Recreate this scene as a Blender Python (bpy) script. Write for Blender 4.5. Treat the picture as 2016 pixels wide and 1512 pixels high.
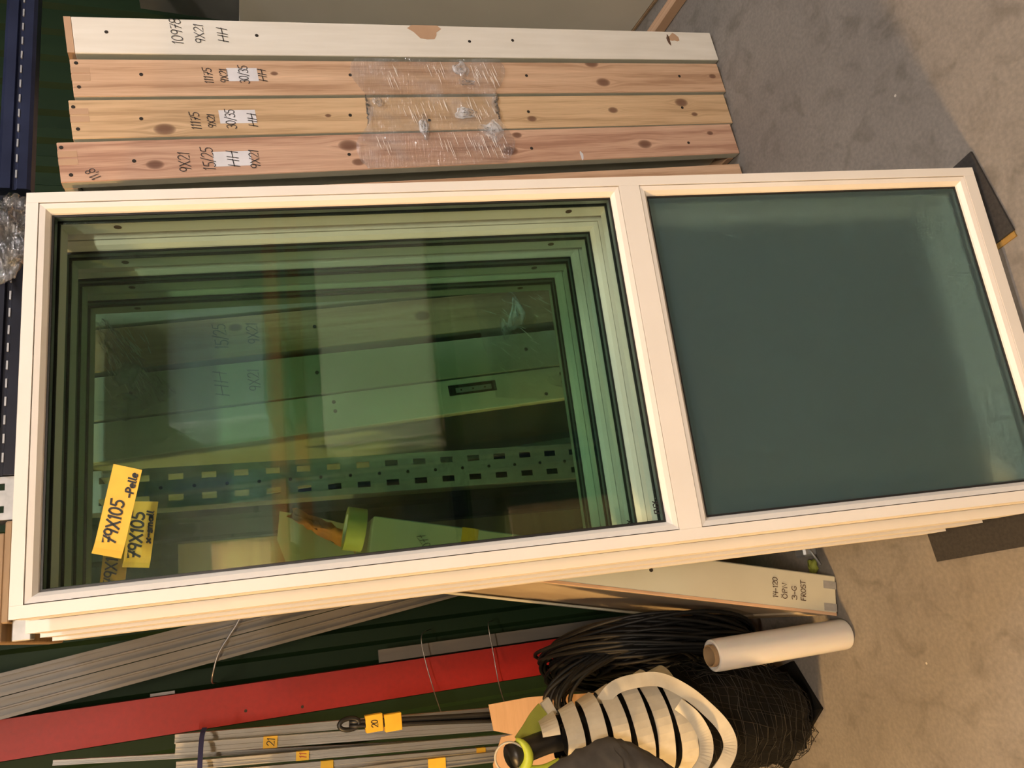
import bpy, bmesh, math, random
from mathutils import Vector, Matrix
random.seed(7)
for o in list(bpy.data.objects): bpy.data.objects.remove(o, do_unlink=True)
scene = bpy.context.scene
COL = scene.collection
PI = math.pi

# ------------------------------------------------------------------ camera
# phone held sideways: the picture's left edge is up in the room
RIGHT = Vector((0.9563, -0.2911, -0.0287)); DOWN = Vector((-0.1226, -0.3099, -0.9428)); FWD = Vector((0.2655, 0.9051, -0.3320))
cam_d = bpy.data.cameras.new('camera'); cam = bpy.data.objects.new('camera', cam_d); COL.objects.link(cam)
cam.matrix_world = Matrix(((DOWN.x, RIGHT.x, -FWD.x, 0), (DOWN.y, RIGHT.y, -FWD.y, 0), (DOWN.z, RIGHT.z, -FWD.z, 1.717), (0, 0, 0, 1)))
cam_d.sensor_width = 36.0; cam_d.lens = 1575.0 * 36.0 / 2016.0; cam_d.clip_start = 0.02
scene.camera = cam
# ------------------------------------------------------------------ world, exposure
wd = bpy.data.worlds.new('world'); scene.world = wd; wd.use_nodes = True
wd.node_tree.nodes['Background'].inputs[0].default_value = (0.9, 0.86, 0.8, 1)
wd.node_tree.nodes['Background'].inputs[1].default_value = 0.03
vs = scene.view_settings
vs.view_transform = 'Standard'; vs.look = 'None'; vs.gamma = 1.0; vs.use_curve_mapping = False; vs.exposure = 1.82
scene.cycles.transparent_max_bounces = 40
scene.cycles.max_bounces = 8; scene.cycles.transmission_bounces = 6; scene.cycles.glossy_bounces = 3; scene.cycles.diffuse_bounces = 3
scene.cycles.use_adaptive_sampling = True; scene.cycles.adaptive_threshold = 0.05; scene.cycles.adaptive_min_samples = 20; scene.cycles.use_light_tree = False
LAMPS = [  # x, y, z, colour, strength, label
    (-3.1, 0.9, 3.0, (1.0, 0.58, 0.22), 100.0, 'long warm ceiling lamp hanging over the left of the hall'),
    (2.3, -0.1, 4.2, (0.95, 0.91, 0.95), 27.0, 'long neutral ceiling lamp hanging over the right of the hall'),
    (-0.3, -2.2, 4.2, (1.0, 0.83, 0.67), 70.0, 'long ceiling lamp hanging behind the photographer')]

# ------------------------------------------------------------------ materials
def newmat(name):
    m = bpy.data.materials.new(name); m.use_nodes = True
    nt = m.node_tree; return m, nt, nt.nodes['Principled BSDF']
def N(nt, typ, **kw):
    n = nt.nodes.new(typ)
    for k, v in kw.items():
        if k.startswith('i_'): n.inputs[int(k[2:]) if k[2:].isdigit() else k[2:].replace('_', ' ')].default_value = v
        else: setattr(n, k, v)
    return n
def ramp(nt, fac, stops):
    r = nt.nodes.new('ShaderNodeValToRGB'); el = r.color_ramp.elements
    while len(el) < len(stops): el.new(0.5)
    for e, (p, c) in zip(el, stops): e.position = p; e.color = (*c, 1)
    nt.links.new(fac, r.inputs[0]); return r.outputs[0]
def objco(nt, sc=(1, 1, 1)):
    t = N(nt, 'ShaderNodeTexCoord'); m = N(nt, 'ShaderNodeMapping'); m.inputs['Scale'].default_value = sc
    nt.links.new(t.outputs['Object'], m.inputs[0]); return m.outputs[0]
def bump(nt, b, h, dist=0.002, st=0.4):
    n = N(nt, 'ShaderNodeBump'); n.inputs['Strength'].default_value = st; n.inputs['Distance'].default_value = dist
    nt.links.new(h, n.inputs['Height']); nt.links.new(n.outputs[0], b.inputs['Normal'])
def simple(name, c1, c2=None, rough=0.5, metal=0.0, scale=12.0, sc=(1, 1, 1), bmp=0.0, detail=3.0, spec=0.5):
    m, nt, b = newmat(name)
    b.inputs['Roughness'].default_value = rough; b.inputs['Metallic'].default_value = metal
    b.inputs['Specular IOR Level'].default_value = spec
    c2 = c2 or tuple(x * 0.8 for x in c1)
    n = N(nt, 'ShaderNodeTexNoise'); n.inputs['Scale'].default_value = scale; n.inputs['Detail'].default_value = detail
    nt.links.new(objco(nt, sc), n.inputs['Vector'])
    nt.links.new(ramp(nt, n.outputs[0], [(0.3, c2), (0.7, c1)]), b.inputs['Base Color'])
    if bmp: bump(nt, b, n.outputs[0], st=bmp)
    return m
def pine(name, knots, base=(0.68, 0.46, 0.30), dark=(0.53, 0.315, 0.185)):
    m, nt, b = newmat(name); L = nt.links; b.inputs['Roughness'].default_value = 0.5
    t = N(nt, 'ShaderNodeTexCoord'); sx = N(nt, 'ShaderNodeSeparateXYZ'); L.new(t.outputs['Object'], sx.inputs[0])
    X, Z = sx.outputs[0], sx.outputs[2]
    def ma(op, a, c=None, d=None):
        n = N(nt, 'ShaderNodeMath', operation=op)
        for i, v in enumerate((a, c, d)):
            if v is None: continue
            if isinstance(v, (int, float)): n.inputs[i].default_value = v
            else: L.new(v, n.inputs[i])
        return n.outputs[0]
    warp = None; mask = None
    for kx, kz, r in knots:
        dx = ma('SUBTRACT', X, kx); dz = ma('MULTIPLY', ma('SUBTRACT', Z, kz), 0.62)
        d = ma('SQRT', ma('ADD', ma('MULTIPLY', dx, dx), ma('MULTIPLY', dz, dz)))
        q = ma('DIVIDE', d, r)
        w = ma('MULTIPLY', ma('POWER', 2.718, ma('MULTIPLY', ma('MULTIPLY', q, q), -0.22)), ma('MULTIPLY', ma('SIGN', dx), r * 1.1))
        k = ma('SUBTRACT', 1.0, ma('SMOOTH_MIN', ma('POWER', ma('MULTIPLY', q, 0.8), 5.0), 1.0, 0.3))
        warp = w if warp is None else ma('ADD', warp, w)
        mask = k if mask is None else ma('MAXIMUM', mask, k)
    cx = ma('SUBTRACT', X, warp) if warp is not None else X
    cb = N(nt, 'ShaderNodeCombineXYZ'); L.new(cx, cb.inputs[0]); L.new(ma('MULTIPLY', Z, 0.035), cb.inputs[2])
    off = N(nt, 'ShaderNodeVectorMath', operation='ADD'); L.new(cb.outputs[0], off.inputs[0]); off.inputs[1].default_value = (random.uniform(0, 9), 0, random.uniform(0, 9))
    n1 = N(nt, 'ShaderNodeTexNoise'); n1.inputs['Scale'].default_value = 38; n1.inputs['Detail'].default_value = 3; L.new(off.outputs[0], n1.inputs['Vector'])
    n2 = N(nt, 'ShaderNodeTexNoise'); n2.inputs['Scale'].default_value = 260; n2.inputs['Detail'].default_value = 3; L.new(off.outputs[0], n2.inputs['Vector'])
    g = ma('ADD', ma('MULTIPLY', n1.outputs[0], 0.68), ma('MULTIPLY', n2.outputs[0], 0.32))
    col = ramp(nt, g, [(0.38, tuple(x * 0.86 for x in dark)), (0.48, tuple((p + q) / 2 for p, q in zip(base, dark))), (0.58, base), (0.70, tuple(min(1, x * 1.18) for x in base))])
    if mask is not None:
        mx = N(nt, 'ShaderNodeMix', data_type='RGBA'); L.new(ma('MULTIPLY', mask, 0.85), mx.inputs[0]); L.new(col, mx.inputs[6]); mx.inputs[7].default_value = (0.14, 0.058, 0.034, 1); col = mx.outputs[2]
    L.new(col, b.inputs['Base Color']); bump(nt, b, n2.outputs[0], 0.0006, 0.25)
    return m
def glass(name, tint, refl=1.0, rough=0.0):
    m = bpy.data.materials.new(name); m.use_nodes = True; nt = m.node_tree; nt.nodes.clear(); L = nt.links
    out = N(nt, 'ShaderNodeOutputMaterial'); mix = N(nt, 'ShaderNodeMixShader'); tr = N(nt, 'ShaderNodeBsdfTransparent'); gl = N(nt, 'ShaderNodeBsdfGlossy')
    tr.inputs[0].default_value = (*tint, 1); gl.inputs['Roughness'].default_value = rough
    fr = N(nt, 'ShaderNodeFresnel'); fr.inputs[0].default_value = 1.5
    # both sides of the sheet reflect alike
    geo = N(nt, 'ShaderNodeNewGeometry'); inv = N(nt, 'ShaderNodeMath', operation='MULTIPLY_ADD'); inv.inputs[1].default_value = -0.8333; inv.inputs[2].default_value = 1.5
    L.new(geo.outputs['Backfacing'], inv.inputs[0]); L.new(inv.outputs[0], fr.inputs[0])
    mu = N(nt, 'ShaderNodeMath', operation='MULTIPLY'); mu.inputs[1].default_value = refl; mu.use_clamp = True
    L.new(fr.outputs[0], mu.inputs[0]); L.new(mu.outputs[0], mix.inputs[0]); L.new(tr.outputs[0], mix.inputs[1]); L.new(gl.outputs[0], mix.inputs[2]); L.new(mix.outputs[0], out.inputs[0])
    return m
def film(name, haze=0.06, refl=2.2, streak=(12, 12, 170), rot=0.3, dist=0.012):
    m = bpy.data.materials.new(name); m.use_nodes = True; nt = m.node_tree; nt.nodes.clear(); L = nt.links
    out = N(nt, 'ShaderNodeOutputMaterial'); mix = N(nt, 'ShaderNodeMixShader'); mix2 = N(nt, 'ShaderNodeMixShader')
    tr = N(nt, 'ShaderNodeBsdfTransparent'); gl = N(nt, 'ShaderNodeBsdfGlossy'); df = N(nt, 'ShaderNodeBsdfDiffuse')
    tr.inputs[0].default_value = (0.97, 0.97, 0.97, 1); gl.inputs['Roughness'].default_value = 0.13; df.inputs[0].default_value = (0.85, 0.87, 0.9, 1)
    t = N(nt, 'ShaderNodeTexCoord'); mp = N(nt, 'ShaderNodeMapping'); mp.inputs['Rotation'].default_value = (0, rot, 0); mp.inputs['Scale'].default_value = streak
    L.new(t.outputs['Object'], mp.inputs[0]); no = N(nt, 'ShaderNodeTexNoise'); no.inputs['Scale'].default_value = 1.0; no.inputs['Detail'].default_value = 4; L.new(mp.outputs[0], no.inputs['Vector'])
    bp = N(nt, 'ShaderNodeBump'); bp.inputs['Distance'].default_value = dist; bp.inputs['Strength'].default_value = 0.9; L.new(no.outputs[0], bp.inputs['Height']); L.new(bp.outputs[0], gl.inputs['Normal'])
    lw = N(nt, 'ShaderNodeFresnel'); ge = N(nt, 'ShaderNodeNewGeometry'); iv = N(nt, 'ShaderNodeMath', operation='MULTIPLY_ADD'); iv.inputs[1].default_value = -0.8333; iv.inputs[2].default_value = 1.5; L.new(ge.outputs['Backfacing'], iv.inputs[0]); L.new(iv.outputs[0], lw.inputs[0])
    mu = N(nt, 'ShaderNodeMath', operation='MULTIPLY'); mu.inputs[1].default_value = refl; mu.use_clamp = True; L.new(lw.outputs[0], mu.inputs[0])
    n2 = N(nt, 'ShaderNodeTexNoise'); n2.inputs['Scale'].default_value = 14; L.new(t.outputs['Object'], n2.inputs['Vector'])
    hz = N(nt, 'ShaderNodeMapRange'); hz.inputs[1].default_value = 0.45; hz.inputs[2].default_value = 0.75; hz.inputs[3].default_value = haze * 0.3; hz.inputs[4].default_value = haze * 3; L.new(n2.outputs[0], hz.inputs[0])
    L.new(hz.outputs[0], mix2.inputs[0]); L.new(tr.outputs[0], mix2.inputs[1]); L.new(df.outputs[0], mix2.inputs[2])
    L.new(mu.outputs[0], mix.inputs[0]); L.new(mix2.outputs[0], mix.inputs[1]); L.new(gl.outputs[0], mix.inputs[2]); L.new(mix.outputs[0], out.inputs[0])
    return m
def concrete(name):
    m, nt, b = newmat(name); L = nt.links; co = objco(nt)
    a = N(nt, 'ShaderNodeTexNoise'); a.inputs['Scale'].default_value = 1.7; a.inputs['Detail'].default_value = 8; a.inputs['Roughness'].default_value = 0.62; L.new(co, a.inputs['Vector'])
    c = N(nt, 'ShaderNodeTexNoise'); c.inputs['Scale'].default_value = 90; c.inputs['Detail'].default_value = 5; L.new(co, c.inputs['Vector'])
    v = N(nt, 'ShaderNodeTexNoise'); v.inputs['Scale'].default_value = 9; v.inputs['Detail'].default_value = 9; v.inputs['Distortion'].default_value = 1.2; L.new(co, v.inputs['Vector'])
    c1 = ramp(nt, a.outputs[0], [(0.3, (0.185, 0.168, 0.15)), (0.52, (0.225, 0.205, 0.182)), (0.75, (0.265, 0.24, 0.21))])
    mx = N(nt, 'ShaderNodeMix', data_type='RGBA', blend_type='MULTIPLY'); mx.inputs[0].default_value = 0.8; L.new(c1, mx.inputs[6])
    L.new(ramp(nt, c.outputs[0], [(0.35, (0.82, 0.82, 0.82)), (0.7, (1.08, 1.07, 1.05))]), mx.inputs[7])
    m2 = N(nt, 'ShaderNodeMix', data_type='RGBA', blend_type='MULTIPLY'); m2.inputs[0].default_value = 0.75; L.new(mx.outputs[2], m2.inputs[6])
    L.new(ramp(nt, v.outputs[0], [(0.3, (0.68, 0.67, 0.64)), (0.47, (1, 1, 1)), (0.7, (1.05, 1.05, 1.05))]), m2.inputs[7])
    vo = N(nt, 'ShaderNodeTexVoronoi'); vo.inputs['Scale'].default_value = 7; L.new(co, vo.inputs['Vector'])
    lt = N(nt, 'ShaderNodeMath', operation='LESS_THAN'); lt.inputs[1].default_value = 0.028; L.new(vo.outputs['Distance'], lt.inputs[0])
    m3 = N(nt, 'ShaderNodeMix', data_type='RGBA'); L.new(lt.outputs[0], m3.inputs[0]); L.new(m2.outputs[2], m3.inputs[6]); m3.inputs[7].default_value = (0.52, 0.48, 0.42, 1)
    L.new(m3.outputs[2], b.inputs['Base Color']); b.inputs['Roughness'].default_value = 0.62
    bump(nt, b, c.outputs[0], 0.001, 0.25)
    return m
def frosted(name):
    m, nt, b = newmat(name)
    b.inputs['Base Color'].default_value = (0.62, 0.82, 0.79, 1); b.inputs['Transmission Weight'].default_value = 1.0
    b.inputs['Roughness'].default_value = 0.42; b.inputs['IOR'].default_value = 1.3; b.inputs['Specular IOR Level'].default_value = 0.5
    n = N(nt, 'ShaderNodeTexNoise'); n.inputs['Scale'].default_value = 900; nt.links.new(objco(nt), n.inputs['Vector']); bump(nt, b, n.outputs[0], 0.0003, 0.2)
    df = N(nt, 'ShaderNodeBsdfDiffuse'); df.inputs[0].default_value = (0.16, 0.25, 0.26, 1); mx = N(nt, 'ShaderNodeMixShader'); mx.inputs[0].default_value = 0.20
    nt.links.new(b.outputs[0], mx.inputs[1]); nt.links.new(df.outputs[0], mx.inputs[2]); nt.links.new(mx.outputs[0], nt.nodes['Material Output'].inputs[0])
    return m
def emit(name, c, s):
    m = bpy.data.materials.new(name); m.use_nodes = True; nt = m.node_tree; nt.nodes.clear()
    o = N(nt, 'ShaderNodeOutputMaterial'); e = N(nt, 'ShaderNodeEmission'); e.inputs[0].default_value = (*c, 1); e.inputs[1].default_value = s; nt.links.new(e.outputs[0], o.inputs[0]); return m

M = {}
M['cream'] = simple('cream_window_paint', (0.80, 0.752, 0.685), (0.755, 0.708, 0.64), 0.42, scale=5)
M['gasket'] = simple('black_rubber_gasket', (0.012, 0.012, 0.012), None, 0.5)
M['spacer'] = simple('grey_spacer_bar', (0.20, 0.24, 0.22), None, 0.35, 0.4)
M['glass'] = glass('tinted_float_glass', (0.865, 0.935, 0.89), 1.2)
M['frost'] = frosted('frosted_glass')
M['plug'] = simple('brown_plug', (0.13, 0.07, 0.045), None, 0.6)
M['ink'] = simple('black_marker_ink', (0.012, 0.011, 0.012), None, 0.6)
M['pencil'] = simple('ballpoint_ink', (0.03, 0.03, 0.035), None, 0.6)
M['brownink'] = simple('brown_marker_ink', (0.07, 0.035, 0.02), None, 0.6)
M['redink'] = simple('red_marker_ink', (0.5, 0.06, 0.03), None, 0.6)
M['tape'] = simple('yellow_masking_tape', (0.86, 0.52, 0.035), (0.80, 0.46, 0.03), 0.55, scale=30, bmp=0.15)
M['paper'] = simple('white_paper', (0.82, 0.80, 0.82), None, 0.7)
M['white_wood'] = simple('white_primed_wood', (0.86, 0.815, 0.72), (0.78, 0.73, 0.63), 0.55, scale=6, sc=(6, 6, 0.7), bmp=0.1)
M['sidepaint'] = simple('pale_door_paint', (0.60, 0.585, 0.47), (0.55, 0.53, 0.42), 0.5, scale=4)
M['rawpine'] = pine('raw_pine', [])
M['hole'] = simple('dark_hole', (0.025, 0.018, 0.012), None, 0.8)
M['patch'] = simple('filler_patch', (0.56, 0.36, 0.22), (0.5, 0.31, 0.19), 0.7)
M['concrete'] = concrete('concrete_floor')
M['green'] = simple('green_painted_steel', (0.010, 0.030, 0.009), (0.007, 0.022, 0.006), 0.6, 0.0, scale=3, spec=0.25)
M['blue'] = simple('dark_blue_steel', (0.035, 0.045, 0.10), (0.02, 0.026, 0.06), 0.32, 0.5, scale=7)
M['blueblack'] = simple('black_blue_steel', (0.02, 0.022, 0.036), (0.012, 0.013, 0.02), 0.35, 0.4, scale=7)
M['galv'] = simple('galvanised_steel', (0.50, 0.51, 0.52), (0.40, 0.41, 0.42), 0.42, 0.55, scale=40)
M['greysteel'] = simple('grey_steel', (0.155, 0.147, 0.132), (0.125, 0.119, 0.106), 0.45, 0.2, scale=20, sc=(1, 1, 0.2))
M['red'] = simple('red_painted_steel', (0.27, 0.008, 0.006), (0.23, 0.0065, 0.005), 0.5, scale=60)
M['alu'] = simple('pale_aluminium', (0.44, 0.42, 0.37), (0.37, 0.355, 0.31), 0.42, 0.15, scale=8, sc=(3, 3, 0.4))
M['alugrey'] = simple('grey_aluminium', (0.30, 0.30, 0.285), (0.24, 0.24, 0.23), 0.4, 0.4, scale=8)
M['card'] = simple('cardboard', (0.66, 0.42, 0.235), (0.60, 0.375, 0.205), 0.75, scale=14, sc=(1, 1, 8), bmp=0.1)
M['corecard'] = simple('brown_core_card', (0.36, 0.24, 0.13), None, 0.7)
M['black'] = simple('black_rubber', (0.012, 0.012, 0.012), (0.007, 0.007, 0.007), 0.42)
M['cable'] = simple('black_cable_sheath', (0.008, 0.008, 0.008), (0.005, 0.005, 0.005), 0.55, spec=0.3)
M['blackmat'] = simple('black_plastic', (0.009, 0.0085, 0.0075), (0.005, 0.005, 0.0045), 0.6, scale=9, bmp=0.2, spec=0.15)
M['net'] = simple('black_net_cord', (0.024, 0.022, 0.019), (0.013, 0.012, 0.011), 0.6, spec=0.2)
M['web'] = simple('off_white_webbing', (0.58, 0.545, 0.45), (0.48, 0.445, 0.36), 0.8, scale=26, bmp=0.25)
M['cloth'] = simple('dark_grey_cloth', (0.075, 0.072, 0.068), (0.05, 0.048, 0.046), 0.85, scale=30, bmp=0.3)
M['lime'] = simple('lime_plastic', (0.50, 0.60, 0.05), (0.40, 0.50, 0.04), 0.5, scale=6)
M['olive'] = simple('olive_lime_fabric', (0.30, 0.33, 0.045), (0.24, 0.27, 0.04), 0.7, scale=12)
M['mat'] = simple('dark_grey_mat', (0.036, 0.033, 0.031), (0.022, 0.020, 0.019), 0.95, scale=120, bmp=0.6)
M['ochre'] = simple('ochre_backing', (0.32, 0.19, 0.045), None, 0.85)
M['filmroll'] = simple('rolled_stretch_film', (0.72, 0.71, 0.70), (0.62, 0.61, 0.60), 0.13, scale=18, sc=(1, 1, 0.2))
M['filmroll'].node_tree.nodes['Principled BSDF'].inputs['Subsurface Weight'].default_value = 0.12
M['film'] = film('stretch_film', 0.06, 3.2)
M['filmb'] = film('crumpled_stretch_film', 0.04, 3.4, (55, 55, 55), 0.0, 0.012)
M['filmw'] = film('cloudy_stretch_film', 0.26, 1.2, (30, 30, 30), 0.0, 0.006)
M['crease'] = simple('creased_film_edge', (0.92, 0.86, 0.78), (0.85, 0.8, 0.72), 0.25)  # bright colour stands in for light glinting along the film's creases
M['wire'] = simple('steel_wire', (0.35, 0.34, 0.32), None, 0.35, 0.8)
M['bluestrap'] = simple('blue_strap', (0.05, 0.05, 0.14), None, 0.5)
M['beige'] = simple('beige_door_face', (0.84, 0.79, 0.67), (0.78, 0.73, 0.61), 0.45, scale=3)
M['dirty'] = simple('dirty_beige_panel', (0.50, 0.42, 0.30), (0.40, 0.32, 0.22), 0.55, scale=5)
M['wood'] = simple('weathered_timber', (0.42, 0.29, 0.17), (0.30, 0.20, 0.115), 0.7, scale=5, sc=(0.5, 8, 8), bmp=0.2)
M['yellow'] = simple('pale_yellow_tape_roll', (0.72, 0.66, 0.16), (0.66, 0.6, 0.13), 0.4, scale=30)
M['orange'] = simple('orange_paper', (0.85, 0.27, 0.05), (0.7, 0.2, 0.04), 0.7, scale=20, bmp=0.3)
M['rackorange'] = simple('orange_brown_steel', (0.42, 0.16, 0.055), None, 0.5)
M['paleblue'] = simple('pale_blue_board', (0.48, 0.58, 0.62), None, 0.6)
M['wallpaint'] = simple('hall_wall_paint', (0.36, 0.36, 0.31), (0.31, 0.31, 0.27), 0.8, scale=2)
M['ceil'] = simple('dark_ceiling', (0.10, 0.10, 0.09), None, 0.9, scale=2)
M['white'] = simple('white_enamel', (0.7, 0.7, 0.68), None, 0.4)

# ------------------------------------------------------------------ helpers
def link(name, me, parent=None, loc=None):
    o = bpy.data.objects.new(name, me); COL.objects.link(o)
    if parent is not None: o.parent = parent
    if loc is not None: o.location = loc
    return o
def mk(name, v, f, mat, parent=None, smooth=False, fm=None, loc=None):
    me = bpy.data.meshes.new(name); me.from_pydata([tuple(p) for p in v], [], f)
    for m in (mat if isinstance(mat, (list, tuple)) else [mat]): me.materials.append(m)
    if fm: me.polygons.foreach_set('material_index', fm)
    if smooth: me.polygons.foreach_set('use_smooth', [True] * len(me.polygons))
    bm = bmesh.new(); bm.from_mesh(me); bmesh.ops.recalc_face_normals(bm, faces=bm.faces); bm.to_mesh(me); bm.free()
    me.update(); return link(name, me, parent, loc)
def box(name, x, y, z, mat, parent=None, bev=0.0, fmat=None, loc=None):
    """fmat: {'-x': index, ...} material index by face side"""
    bm = bmesh.new(); bmesh.ops.create_cube(bm, size=1.0)
    for v in bm.verts: v.co = Vector((x[0] + (v.co.x + .5) * (x[1] - x[0]), y[0] + (v.co.y + .5) * (y[1] - y[0]), z[0] + (v.co.z + .5) * (z[1] - z[0])))
    bm.normal_update()
    if fmat:
        for f in bm.faces:
            n = f.normal; a = max(range(3), key=lambda i: abs(n[i])); f.material_index = fmat.get(('-' if n[a] < 0 else '+') + 'xyz'[a], 0)
    if bev: bmesh.ops.bevel(bm, geom=list(bm.edges), offset=bev, segments=1, affect='EDGES', profile=0.5)
    me = bpy.data.meshes.new(name); bm.to_mesh(me); bm.free()
    for m in (mat if isinstance(mat, (list, tuple)) else [mat]): me.materials.append(m)
    return link(name, me, parent, loc)
def prism(name, prof, a0, a1, axis, mat, parent=None):
    """extrude a 2D profile along an axis: 'z' -> (x,y), 'x' -> (y,z), 'y' -> (x,z)"""
    n = len(prof); P = {'z': lambda p, a: (p[0], p[1], a), 'x': lambda p, a: (a, p[0], p[1]), 'y': lambda p, a: (p[0], a, p[1])}[axis]
    v = [P(p, a0) for p in prof] + [P(p, a1) for p in prof]
    f = [[i, (i + 1) % n, n + (i + 1) % n, n + i] for i in range(n)] + [list(range(n))[::-1], list(range(n, 2 * n))]
    return mk(name, v, f, mat, parent)
def mitre(name, rect, prof, side, mat, parent):
    """one mitred side of a ring in the xz plane; prof = [(inset, y)]"""
    x0, x1, z0, z1 = rect; v = []
    for e in (0, 1):
        for i, y in prof:
            v.append({'l': (x0 + i, y, z0 + i if e == 0 else z1 - i), 'r': (x1 - i, y, z0 + i if e == 0 else z1 - i),
                      'b': (x0 + i if e == 0 else x1 - i, y, z0 + i), 't': (x0 + i if e == 0 else x1 - i, y, z1 - i)}[side])
    n = len(prof); f = [[i, (i + 1) % n, n + (i + 1) % n, n + i] for i in range(n)] + [list(range(n))[::-1], list(range(n, 2 * n))]
    return mk(name, v, f, mat, parent)
def ring(name, rect, prof, mat, parent):
    v, f = [], []; n = len(prof)
    x0, x1, z0, z1 = rect
    for cx, cz, sx, sz in ((x0, z0, 1, 1), (x1, z0, -1, 1), (x1, z1, -1, -1), (x0, z1, 1, -1)):
        v += [(cx + sx * i, y, cz + sz * i) for i, y in prof]
    for c in range(4):
        for i in range(n): f.append([c * n + i, c * n + (i + 1) % n, ((c + 1) % 4) * n + (i + 1) % n, ((c + 1) % 4) * n + i])
    return mk(name, v, f, mat, parent)
def frames(path, closed=False):
    out = []; n = len(path); up = None
    for i in range(n):
        a = path[(i - 1) % n] if (closed or i > 0) else path[0]; b = path[(i + 1) % n] if (closed or i < n - 1) else path[-1]
        t = (b - a).normalized()
        if up is None: up = Vector((0, 0, 1)) if abs(t.z) < 0.9 else Vector((0, 1, 0))
        s = t.cross(up).normalized(); up = s.cross(t).normalized(); out.append((s, up, t))
    return out
def tube(name, path, r, mat, parent=None, seg=8, closed=False):
    path = [Vector(p) for p in path]; fr = frames(path, closed); n = len(path); v = []
    for i, p in enumerate(path):
        rr = r[i] if isinstance(r, (list, tuple)) else r
        for k in range(seg):
            a = 2 * PI * k / seg; v.append(p + fr[i][0] * math.cos(a) * rr + fr[i][1] * math.sin(a) * rr)
    f = []
    for i in range(n if closed else n - 1):
        j = (i + 1) % n
        for k in range(seg): f.append([i * seg + k, i * seg + (k + 1) % seg, j * seg + (k + 1) % seg, j * seg + k])
    if not closed: f += [list(range(seg))[::-1], list(range((n - 1) * seg, n * seg))]
    return mk(name, v, f, mat, parent, smooth=True)
def ribbon(name, path, wdir, w, th, mat, parent=None):
    """flat strap: path points, width direction per point, thickness"""
    path = [Vector(p) for p in path]; n = len(path); v = []
    for i, p in enumerate(path):
        t = (path[min(i + 1, n - 1)] - path[max(i - 1, 0)]).normalized()
        wv = Vector(wdir[i] if isinstance(wdir, list) else wdir); wv = (wv - wv.dot(t) * t).normalized(); nn = t.cross(wv)
        for a, b in ((-1, -1), (1, -1), (1, 1), (-1, 1)): v.append(p + wv * a * w / 2 + nn * b * th / 2)
    f = []
    for i in range(n - 1):
        for k in range(4): f.append([i * 4 + k, i * 4 + (k + 1) % 4, i * 4 + 4 + (k + 1) % 4, i * 4 + 4 + k])
    f += [[3, 2, 1, 0], [4 * n - 4, 4 * n - 3, 4 * n - 2, 4 * n - 1]]
    return mk(name, v, f, mat, parent, smooth=False)
def lathe(name, prof, mat, parent=None, seg=40, loc=None, fm=None):
    v, f = [], []; n = len(prof)
    for k in range(seg):
        a = 2 * PI * k / seg; v += [(r * math.cos(a), r * math.sin(a), z) for r, z in prof]
    ml = []
    for k in range(seg):
        j = (k + 1) % seg
        for i in range(n - 1): f.append([k * n + i, j * n + i, j * n + i + 1, k * n + i + 1]); ml.append(fm[i] if fm else 0)
    o = mk(name, v, f, mat, parent, smooth=True, fm=ml if fm else None, loc=loc)
    o.data.set_sharp_from_angle(angle=math.radians(40)); return o
def disc(name, c, r, th, normal, mat, parent, seg=10):
    n = Vector(normal).normalized(); u = n.orthogonal().normalized(); w = n.cross(u); c = Vector(c)
    v = [c + (u * math.cos(2 * PI * k / seg) + w * math.sin(2 * PI * k / seg)) * r + n * h for h in (0, th) for k in range(seg)]
    f = [[k, (k + 1) % seg, seg + (k + 1) % seg, seg + k] for k in range(seg)] + [list(range(seg))[::-1], list(range(seg, 2 * seg))]
    return mk(name, v, f, mat, parent)
def spline(pts, n=8):
    pts = [Vector(p) for p in pts]; out = []
    for i in range(len(pts) - 1):
        p0, p1, p2, p3 = pts[max(i - 1, 0)], pts[i], pts[i + 1], pts[min(i + 2, len(pts) - 1)]
        for k in range(n):
            t = k / n; out.append(0.5 * ((2 * p1) + (p2 - p0) * t + (2 * p0 - 5 * p1 + 4 * p2 - p3) * t * t + (3 * p1 - p0 - 3 * p2 + p3) * t ** 3))
    out.append(pts[-1]); return out
def empty(name, loc, rot=(0, 0, 0)):
    o = bpy.data.objects.new(name, None); COL.objects.link(o); o.location = loc; o.rotation_euler = rot; o.empty_display_size = 0.1; return o
def tag(o, label, cat, group=None, kind=None):
    if label: o['label'] = label
    if cat: o['category'] = cat
    if group: o['group'] = group
    if kind: o['kind'] = kind
    return o
def struct(o, label): o['kind'] = 'structure'; o['label'] = label; o['category'] = o.name.split('_')[0]; return o
def arc(cx, cy, rx, ry, a0, a1, n=9):
    return [(cx + rx * math.cos(math.radians(a0 + (a1 - a0) * i / n)), cy + ry * math.sin(math.radians(a0 + (a1 - a0) * i / n))) for i in range(n + 1)]
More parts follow.
